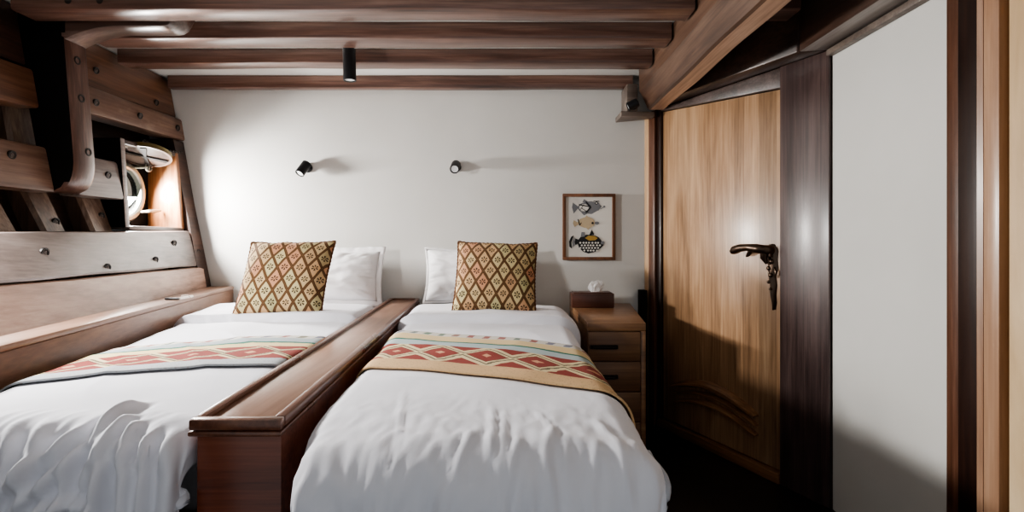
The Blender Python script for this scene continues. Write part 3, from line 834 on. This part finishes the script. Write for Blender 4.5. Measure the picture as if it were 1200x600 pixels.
def solid(o, t, off=-1):
    m = o.modifiers.new('thickness', 'SOLIDIFY'); m.thickness = t; m.offset = off; return o

BT = -.372
RB = Bed(lambda y: dxr(y) + .026 + .035 * smooth(1.12, .88, y), lambda y: .254 + (.254 - .254) * (y - 1.1) / 1.9, .865, BT, .075, 3.3, 'right', .05, .06)
LB = Bed(lambda y: SX(y) + .022, lambda y: dxl(y) - .007, .985, BT, .09, 8.1, 'left', .06, .03)
def make_bed(bd, label, y0):
    rt = empty('bed', (bd.xl(2) + bd.xr(2)) / 2, 2.05, FL); tag(rt, label, 'bed')
    yh = 3.085
    a0, b0, a1, b1 = bd.xl(y0) + .03, bd.xr(y0) - .035, bd.xl(yh) + .03, bd.xr(yh) - .02
    bm = B(); hexa(bm, [(a0, y0, FL), (b0, y0, FL), (b1, yh, FL), (a1, yh, FL), (a0, y0, BT - .22), (b0, y0, BT - .22), (b1, yh, BT - .22), (a1, yh, BT - .22)], .006); fin('bed_base', bm, 'bedbase', rt)
    bm = B(); hexa(bm, [(a0, y0 + .03, BT - .218), (b0, y0 + .03, BT - .218), (b1, yh, BT - .218), (a1, yh, BT - .218), (a0, y0 + .03, BT - .035), (b0, y0 + .03, BT - .035), (b1, yh, BT - .008), (a1, yh, BT - .008)], .03, 4); fin('mattress', bm, 'sheet', rt)
make_bed(RB, 'right single bed beside the nightstand, made up with white sheets', 1.0)
make_bed(LB, 'left single bed beside the hull shelf, made up with white sheets', 1.10)
# duvets; the head end is folded back into a thick roll
def fold(tx, ty):
    tq = ty + .004 * math.sin(tx * 11); return .006 + .034 * smooth(.806, .811, tq) * (1 - smooth(.985, 1.0, ty) * .6) - .009 * math.exp(-((tq - .805) / .006) ** 2)
hang = .36
bm = RB.sheet(lambda y: RB.xl(y) - .16, lambda y: RB.xr(y) + .24, lambda t: RB.foot - .42, lambda t: 2.70 - .02 * t + .012 * math.sin(t * 9), 150, 240, fold)
dR = solid(fin('duvet', bm, 'linen', None, None, sheet=True), .018); dR.data.shade_smooth()
tag(dR, 'white duvet on the right bed, hanging over its foot with fine creases', 'duvet')
bm = LB.sheet(lambda y: LB.xl(y) - .06, lambda y: LB.xr(y) + .05, lambda t: LB.foot - .42, lambda t: 2.70 - .0 * t + .01 * math.sin(t * 7), 170, 240, fold)
dL = solid(fin('duvet', bm, 'linen', None, None, sheet=True), .018); dL.data.shade_smooth()
tag(dL, 'white duvet on the left bed with heavy loose folds at its foot', 'duvet')
# grey lining edge on the hanging right side of the duvet near the foot
bm = B(); pts = []
for i in range(30):
    y = RB.foot - .02 + .0 + (-.36) * i / 29 + .16
    pts.append(RB.surf(RB.xr(max(y, RB.foot)) + .01, y, .006))
tube(bm, pts, [.006] * 30, 8); fin('piping', bm, 'lining', dR)
# runners
bm = RB.sheet(lambda y: RB.xl(y) - .03, lambda y: RB.xr(y) + .16, lambda t: 1.50 - .37 * t, lambda t: 2.04 - .32 * t + .008 * math.sin(t * 14), 120, 60, .0165)
rr = solid(fin('bed_runner', bm, 'runnerR', None, None, sheet=True), .005); rr.data.shade_smooth()
tag(rr, 'cream and red ikat bed runner with orange near edge lying across the right bed', 'runner', 'ikat bed runners')
bm = LB.sheet(lambda y: LB.xl(y) - .005, lambda y: LB.xr(y) + .012, lambda t: 1.29 + .20 * t, lambda t: 1.70 + .25 * t + .008 * math.sin(t * 11), 120, 60, .0165)
rl = solid(fin('bed_runner', bm, 'runnerL', None, None, sheet=True), .005); rl.data.shade_smooth()
tag(rl, 'red ikat bed runner with grey near edge lying across the left bed', 'runner', 'ikat bed runners')

# ------------------------------------------------------------------ pillows and cushions
def pillow(w, h, t, seed, flange=0, n=44, pinch=.06, wr=.004, shear=0):
    """local: x width, z height from 0, y thickness; front is -y"""
    bm = B(); uvl = bm.loops.layers.uv.new('UVMap')
    def pt(u, v, sgn):
        a, b = u * 2 - 1, v * 2 - 1
        q = max(0, 1 - abs(a) ** 2.6) * max(0, 1 - abs(b) ** 2.6)
        th = t / 2 * q ** .55
        x = a * w / 2 * (1 - pinch * (1 - abs(b) ** 2) * abs(a) ** 3 * .9); z = b * h / 2 * (1 - pinch * (1 - abs(a) ** 2) * abs(b) ** 3)
        d = wr * noise.fractal(Vector((u * 5, v * 5, seed + sgn)), 1, 2, 3) * min(1, q * 4)
        e = .006 * nz(u * 6, v * 6, seed)
        rad = max(abs(a), abs(b)); pk = wr * 1.4 * (1 - abs(nz(math.atan2(b, a) * 7, seed, sgn)) * 2) * smooth(.55, .95, rad) * min(1, q * 5)
        sag = -.18 * t * (1 - v) ** 2 * q * 0
        return (x + shear * (z + h / 2), sgn * (th + d + pk), z + h / 2 + e)
    fr = [[bm.verts.new(pt(i / n, j / n, -1)) for j in range(n + 1)] for i in range(n + 1)]
    bk = [[fr[i][j] if i in (0, n) or j in (0, n) else bm.verts.new(pt(i / n, j / n, 1)) for j in range(n + 1)] for i in range(n + 1)]
    for gr, fl in ((fr, False), (bk, True)):
        for i in range(n):
            for j in range(n):
                ids = [(i, j), (i + 1, j), (i + 1, j + 1), (i, j + 1)]
                f = bm.faces.new([gr[a][b] for a, b in (reversed(ids) if fl else ids)])
                for l, (a, b) in zip(f.loops, (list(reversed(ids)) if fl else ids)): l[uvl].uv = (a / n, b / n)
    if flange:
        lay = []
        per = [(i, 0) for i in range(n)] + [(n, j) for j in range(n)] + [(n - i, n) for i in range(n)] + [(0, n - j) for j in range(n)]
        def out(i, j, k, s):
            a, b = i / n * 2 - 1, j / n * 2 - 1; p = Vector(pt(i / n, j / n, -1))
            ox = flange * (a if abs(a) > .999 else a * .9); oz = flange * (b if abs(b) > .999 else b * .9)
            return (p.x + ox * k * (1 if abs(a) > .999 else .6), s * .003 + .007 * nz(i * .45, j * .45, seed) * k, p.z + oz * k * (1 if abs(b) > .999 else .6) + .006 * nz(i * .5, j * .5, seed + 3) * k)
        rows = [[bm.verts.new(out(i, j, k, -1)) for i, j in per] for k in (.02, .5, 1)]; 
        back = [[bm.verts.new(out(i, j, k, 1)) for i, j in per] for k in (1, .5, .02)]
        allr = rows + back; m_ = len(per)
        for a, b in zip(allr, allr[1:]):
            for i in range(m_): bm.faces.new((a[i], a[(i + 1) % m_], b[(i + 1) % m_], b[i]))
    bmesh.ops.recalc_face_normals(bm, faces=bm.faces)
    return bm
def place(o, x, y, z, lean=0, yaw=0, roll=0):
    o.location = (x, y, z + ZC); o.rotation_euler = (Matrix.Rotation(yaw, 3, 'Z') @ Matrix.Rotation(-lean, 3, 'X') @ Matrix.Rotation(roll, 3, 'Y')).to_euler()
    return o
R_ = math.radians
o = fin('pillow', pillow(.58, .285, .19, 2.2, .03, wr=.011), 'pillow', None, None, True); o.data.shade_smooth()
place(o, -1.04, 2.945, BT + .028, R_(14), 0); tag(o, 'white flanged pillow on the left bed behind the patterned cushion', 'pillow', 'white pillows')
o = fin('pillow', pillow(.60, .295, .19, 5.1, .012, wr=.011), 'pillow', None, None, True); o.data.shade_smooth()
place(o, -.185, 2.945, BT + .028, R_(13), 0); tag(o, 'white pillow on the right bed behind the patterned cushion', 'pillow', 'white pillows')
def cushion(mat, seed, label, x, y, z, lean, yaw, roll, shear):
    o = fin('cushion', pillow(.378, .348, .15, seed, 0, 44, .05, .003, shear), mat, None, None, True); o.data.shade_smooth()
    place(o, x, y, z, lean, yaw, roll); tag(o, label, 'cushion', 'ogee lattice cushions')
    bm = B(); n = 120; pts = []
    def pt(u, v):
        a, b = u * 2 - 1, v * 2 - 1; w, h, pinch = .378, .348, .05
        z = b * h / 2 * (1 - pinch * (1 - abs(a) ** 2) * abs(b) ** 3) + h / 2
        return Vector((a * w / 2 * (1 - pinch * (1 - abs(b) ** 2) * abs(a) ** 3 * .9) + shear * z, 0, z + .006 * nz(u * 6, v * 6, seed)))
    per = [(i / 40, 0) for i in range(40)] + [(1, i / 40) for i in range(40)] + [(1 - i / 40, 1) for i in range(40)] + [(0, 1 - i / 40) for i in range(41)]
    tube(bm, [pt(*q) for q in per], [.004 + .002 * (i % 2) for i in range(len(per))], 6)
    fin('piping', bm, 'fringe', o, None, True)
cushion('cushA', 1.7, 'tan diamond lattice cushion leaning askew on the left bed', -1.035, 2.33, BT + .04, R_(22), R_(5), R_(-.5), .10)
cushion('cushB', 6.4, 'tan diamond lattice cushion propped upright on the right bed', -.083, 2.39, BT + .04, R_(24), R_(-2), R_(1.5), .0)

# ------------------------------------------------------------------ nightstand
NT = -.37
NS = empty('nightstand', .44, 2.72, FL); tag(NS, 'oak nightstand with flush drawers standing between the right bed and the door', 'nightstand')
def nx_(y): return .594 + (.690 - .594) * (y - 2.348) / (3.09 - 2.348)
yf, yb = 2.348, 3.085
nl = .335
bm = B(); hexa(bm, [(nl, yf, NT - .035), (nx_(yf), yf, NT - .035), (nx_(yb), yb, NT - .035), (nl, yb, NT - .035), (nl, yf, NT), (nx_(yf), yf, NT), (nx_(yb), yb, NT), (nl, yb, NT)], .003); fin('top', bm, 'standtop', NS)
bm = B(); hexa(bm, [(nl + .002, yf + .012, FL), (nx_(yf) - .022, yf + .012, FL), (nx_(yb) - .02, yb, FL), (nl + .002, yb, FL), (nl + .002, yf + .012, NT - .0355), (nx_(yf) - .022, yf + .012, NT - .0355), (nx_(yb) - .02, yb, NT - .0355), (nl + .002, yb, NT - .0355)], .001); fin('carcass', bm, 'stand', NS)
bm = B(); hexa(bm, [(nx_(yf) - .0215, yf + .001, FL), (nx_(yf), yf + .001, FL), (nx_(yb), yb, FL), (nx_(yb) - .0195, yb, FL), (nx_(yf) - .0215, yf + .001, NT - .0355), (nx_(yf), yf + .001, NT - .0355), (nx_(yb), yb, NT - .0355), (nx_(yb) - .0195, yb, NT - .0355)], .002); fin('side_panel', bm, 'standtop', NS)
for k, (za, zb_) in enumerate(((-.538, -.409), (-.672, -.542), (-.806, -.676), (-.985, -.81))):
    bm = B(); box(bm, nl + .004, nx_(yf) - .024, yf - .003, yf + .0115, za, zb_, .002); d = fin('drawer', bm, 'stand', NS)
    bm = B(); zc_ = -.475 if k == 0 else (za + zb_) / 2
    tube(bm, [(.355, yf - .004, zc_), (.36, yf - .022, zc_), (.40, yf - .024, zc_), (.455, yf - .024, zc_), (.46, yf - .004, zc_)], [.005, .006, .0065, .006, .005], 10)
    box(bm, .345, .47, yf - .007, yf - .0032, zc_ - .009, zc_ + .009, .001)
    fin('handle', bm, 'handle', d)
# tissue box
tb = empty('tissue_box', .44, 2.93, NT); tag(tb, 'small dark wooden tissue box with a tissue poking out, on the nightstand', 'tissue box')
bm = B(); box(bm, .325, .555, 2.87, 2.99, NT + .001, NT + .078, .003); box(bm, .335, .545, 2.88, 2.98, NT + .078, NT + .083, .002); fin('box', bm, 'tissue', tb)
bm = B(); rings = []
for j in range(9):
    t = j / 8; z = NT + .082 + .06 * t
    rings.append([(.462 + (.024 + .016 * math.sin(t * 2.6)) * math.cos(a) * (1 + .35 * nz(3 * math.cos(a), 3 * math.sin(a), t * 2)) + .008 * t, 2.93 + .012 * (1 - .6 * t) * math.sin(a) * (1 + .8 * nz(2 * a, t * 3)), z + .03 * nz(math.cos(a) * 2.6 + 1, math.sin(a) * 2, 4) * t) for a in (2 * pi * k / 28 for k in range(28))])
loft(bm, rings); fin('tissue', bm, 'tis', tb, None)

# ------------------------------------------------------------------ picture
wy = 3.1
pf = empty('picture_frame', .447, wy - .012, .076 - .2); tag(pf, 'framed print of three fish on the white wall above the nightstand', 'picture')
x0, x1, z0, z1 = .295, .602, -.118, .268
fw = .018
bm = B()
for a in ((x0, x1, z0, z0 + fw), (x0, x1, z1 - fw, z1), (x0, x0 + fw, z0 + fw, z1 - fw), (x1 - fw, x1, z0 + fw, z1 - fw)):
    box(bm, a[0], a[1], wy - .026, wy - .002, a[2], a[3], .002)
fin('frame', bm, 'frame', pf)
bm = B(); yp = wy - .012
box(bm, x0 + fw - .002, x1 - fw + .002, yp, wy - .004, z0 + fw - .002, z1 - fw + .002, 0, 1, 0)
lay = [0]
def poly(pts, mi):
    lay[0] += 1; y = yp - .0004 * lay[0] / 3 - .0004
    f = bm.faces.new([bm.verts.new((p[0], y, p[1])) for p in pts]); f.material_index = mi
def PX(px, py): return ((px - 600) / 200, (281 - py) / 200)
def fish(pts, mi): poly([PX(*p) for p in pts], mi)
def ell(cx_, cy_, rx, ry, mi, n=16, rot=0):
    fish([(cx_ + rx * math.cos(t) * math.cos(rot) - ry * math.sin(t) * math.sin(rot), cy_ + rx * math.cos(t) * math.sin(rot) + ry * math.sin(t) * math.cos(rot)) for t in (2 * pi * k / n for k in range(n))], mi)
def stroke(a, b, w, mi):
    d = Vector((b[0] - a[0], b[1] - a[1])).normalized(); n_ = Vector((-d.y, d.x)) * w / 2
    fish([(a[0] + n_.x, a[1] + n_.y), (b[0] + n_.x, b[1] + n_.y), (b[0] - n_.x, b[1] - n_.y), (a[0] - n_.x, a[1] - n_.y)], mi)
# upper fish: grey body, black bands, fan tail, long snout
fish([(676, 243), (680, 239), (686, 236.5), (693, 236), (700, 238), (705, 242), (700, 247), (693, 251), (685, 250.5), (679, 247.5)], 2)
fish([(677, 242), (671, 237.5), (670, 243), (672, 250.5), (677, 244.5)], 2)
fish([(682, 237.5), (684, 233.5), (689, 236.5)], 2); fish([(680, 248.5), (684, 252.5), (690, 250)], 2)
ell(684, 243.5, 5.5, 4.2, 0)
for a, b, w in (((678, 240), (692, 242.5), 1.3), ((686, 236.5), (692, 243), 1.6), ((692, 243), (686, 249.5), 1.6), ((681, 244), (689, 249), .8), ((695, 236), (702, 236), .9), ((679, 246.5), (684, 240), .7)): stroke(a, b, w, 1)
fish([(697, 241), (699, 236.2), (701.5, 238), (703.5, 243), (701, 247), (697, 246.5)], 2)
ell(698.5, 238.2, 1.8, 1.8, 1); ell(698.5, 238.2, .8, .8, 0)
stroke((703, 245), (707.5, 242.8), .9, 2); ell(707.6, 242.3, 1.3, 1.2, 2)
# middle fish: sand colour
fish([(676, 261), (679, 257), (684, 254.8), (690, 254.5), (695, 257), (697, 261), (695, 265), (690, 267.5), (684, 267), (679, 265)], 3)
fish([(677, 261), (672, 258), (671, 262), (673, 266), (678, 263)], 3)
fish([(685, 255), (687, 252.5), (690, 255)], 3); fish([(686, 267), (689, 269.5), (691, 267)], 3)
stroke((677, 257), (679, 264), 1.1, 1); stroke((679, 264), (681, 261), .9, 1)
ell(694, 261.5, 1.4, 1.4, 1); ell(699, 261.5, 2.6, 1.8, 2)
# lower fish: black with white spots, ochre back
fish([(676, 283), (680, 277.5), (687, 275), (695, 275.5), (701, 278), (705, 283), (707, 287), (703, 291), (697, 295), (689, 297), (683, 295), (678, 290)], 1)
fish([(690, 275.5), (693, 269), (696, 275)], 1); fish([(680, 278), (681, 272), (685, 272), (685, 277)], 2)
fish([(672, 276), (669, 277.5), (666.5, 283), (667, 289), (670, 291.5), (669, 284)], 1)
fish([(673, 277), (670.5, 284), (671, 290), (673.5, 286), (673, 281)], 2); fish([(674, 279.5), (673, 284), (674, 287), (678, 285), (678, 281)], 1)
fish([(685, 279), (689, 276.3), (696, 276.5), (700, 279), (697, 281.5), (690, 282)], 4)
ell(705.5, 284.5, 2.2, 2.0, 2)
random.seed(5)
for i in range(7):
    for j in range(4):
        cx_, cy_ = 679.5 + i * 3.5 + (j % 2) * 1.7, 284.5 + j * 3.0
        if ((cx_ - 691) / 14) ** 2 + ((cy_ - 286) / 10.5) ** 2 < .95 and cy_ > 282: ell(cx_ + random.uniform(-.4, .4), cy_, 1.25, 1.05, 0, 8)
fin('print', bm, ['paper', 'ink', 'inkgrey', 'inksand', 'inkgold'], pf, None)

# ------------------------------------------------------------------ spotlights
def spot(label, base, mount_dir, aim, cyl, stem, r=.03, group=None, axis_off=(0, 0, 0)):
    b = Vector(base); o = empty('spotlight', b.x, b.y, b.z); tag(o, label, 'spotlight', group)
    md = Vector(mount_dir).normalized(); am = Vector(aim).normalized()
    bm = B(); lathe(bm, b, md, [(0, .028), (.012, .028), (.015, .025)], 24); fin('mount', bm, 'blackmetal', o)
    h = b + md * stem
    bm = B(); tube(bm, [b + md * .012, h], .012, 12); lathe(bm, h - am.cross(Vector((0.01, .3, 1))).normalized() * .014, am.cross(Vector((0.01, .3, 1))).normalized(), [(0, .013), (.028, .013)], 14); fin('pivot', bm, 'blackmetal', o)
    c0 = h + Vector(axis_off) - am * cyl * .35
    bm = B(); lathe(bm, c0, am, [(0, r * .86), (.004, r), (cyl - .003, r), (cyl, r * .97), (cyl, r * .82), (cyl - .008, r * .8), (cyl - .008, .001)], 28); s_ = fin('lamp_body', bm, 'blackmetal', o)
    bm = B(); lathe(bm, c0 + am * (cyl - .0075), am, [(0, r * .78), (.003, r * .76)], 24); fin('lens', bm, 'lens', s_)
    return o
spot('black wall spotlight above the left bed', (-1.195, 3.098, .42), (0, -1, 0), (-.32, -.55, -.78), .085, .05, .027, 'wall spotlights')
spot('black wall spotlight above the right bed', (-.325, 3.098, .425), (0, -1, 0), (-.02, -.82, -.42), .085, .05, .027, 'wall spotlights')
spot('black cylinder spotlight hanging from the ceiling between two joists', (-.775, 2.52, CE - .002), (0, 0, -1), (.03, -.02, -1), .155, .085, .03)
spot('small black spotlight at the far end of the main beam', (.67, 2.929, .745), (0, -1, 0), (-.75, .1, -.35), .06, .03, .024)

# ------------------------------------------------------------------ light
wd = bpy.data.worlds.new('world'); sc.world = wd; wd.use_nodes = True
bg = wd.node_tree.nodes['Background']; bg.inputs[0].default_value = (.93, .97, 1, 1); bg.inputs[1].default_value = .52
def area(name, loc, aim, size, power, col, shape='DISK', size_y=None, spread=180):
    l = bpy.data.lights.new(name, 'AREA'); l.shape = shape; l.size = size; l.energy = power; l.color = col; l.spread = math.radians(spread)
    if size_y: l.size_y = size_y
    o = bpy.data.objects.new(name, l); COL.objects.link(o); o.location = Vector(loc) + Vector((0, 0, ZC))
    o.rotation_euler = Vector(aim).to_track_quat('-Z', 'Y').to_euler(); return o
area('porthole_daylight', (XB + .012, PC[0], PC[1]), (1, .03, -.45), .24, 66, (1, .97, .93), spread=165)
area('left_fill_added', (-1.83, 1.60, .28), (1, -.12, -.42), .22, 30, (1, .98, .95), spread=150)  # unseen fill lamp added beside the left hull; no porthole built there

sc.view_settings.view_transform = 'AgX'
try: sc.view_settings.look = 'AgX - Medium High Contrast'
except Exception: pass
sc.view_settings.exposure = .14
try:
    sc.cycles.use_denoising = True; sc.cycles.max_bounces = 8; sc.cycles.diffuse_bounces = 5
except Exception: pass
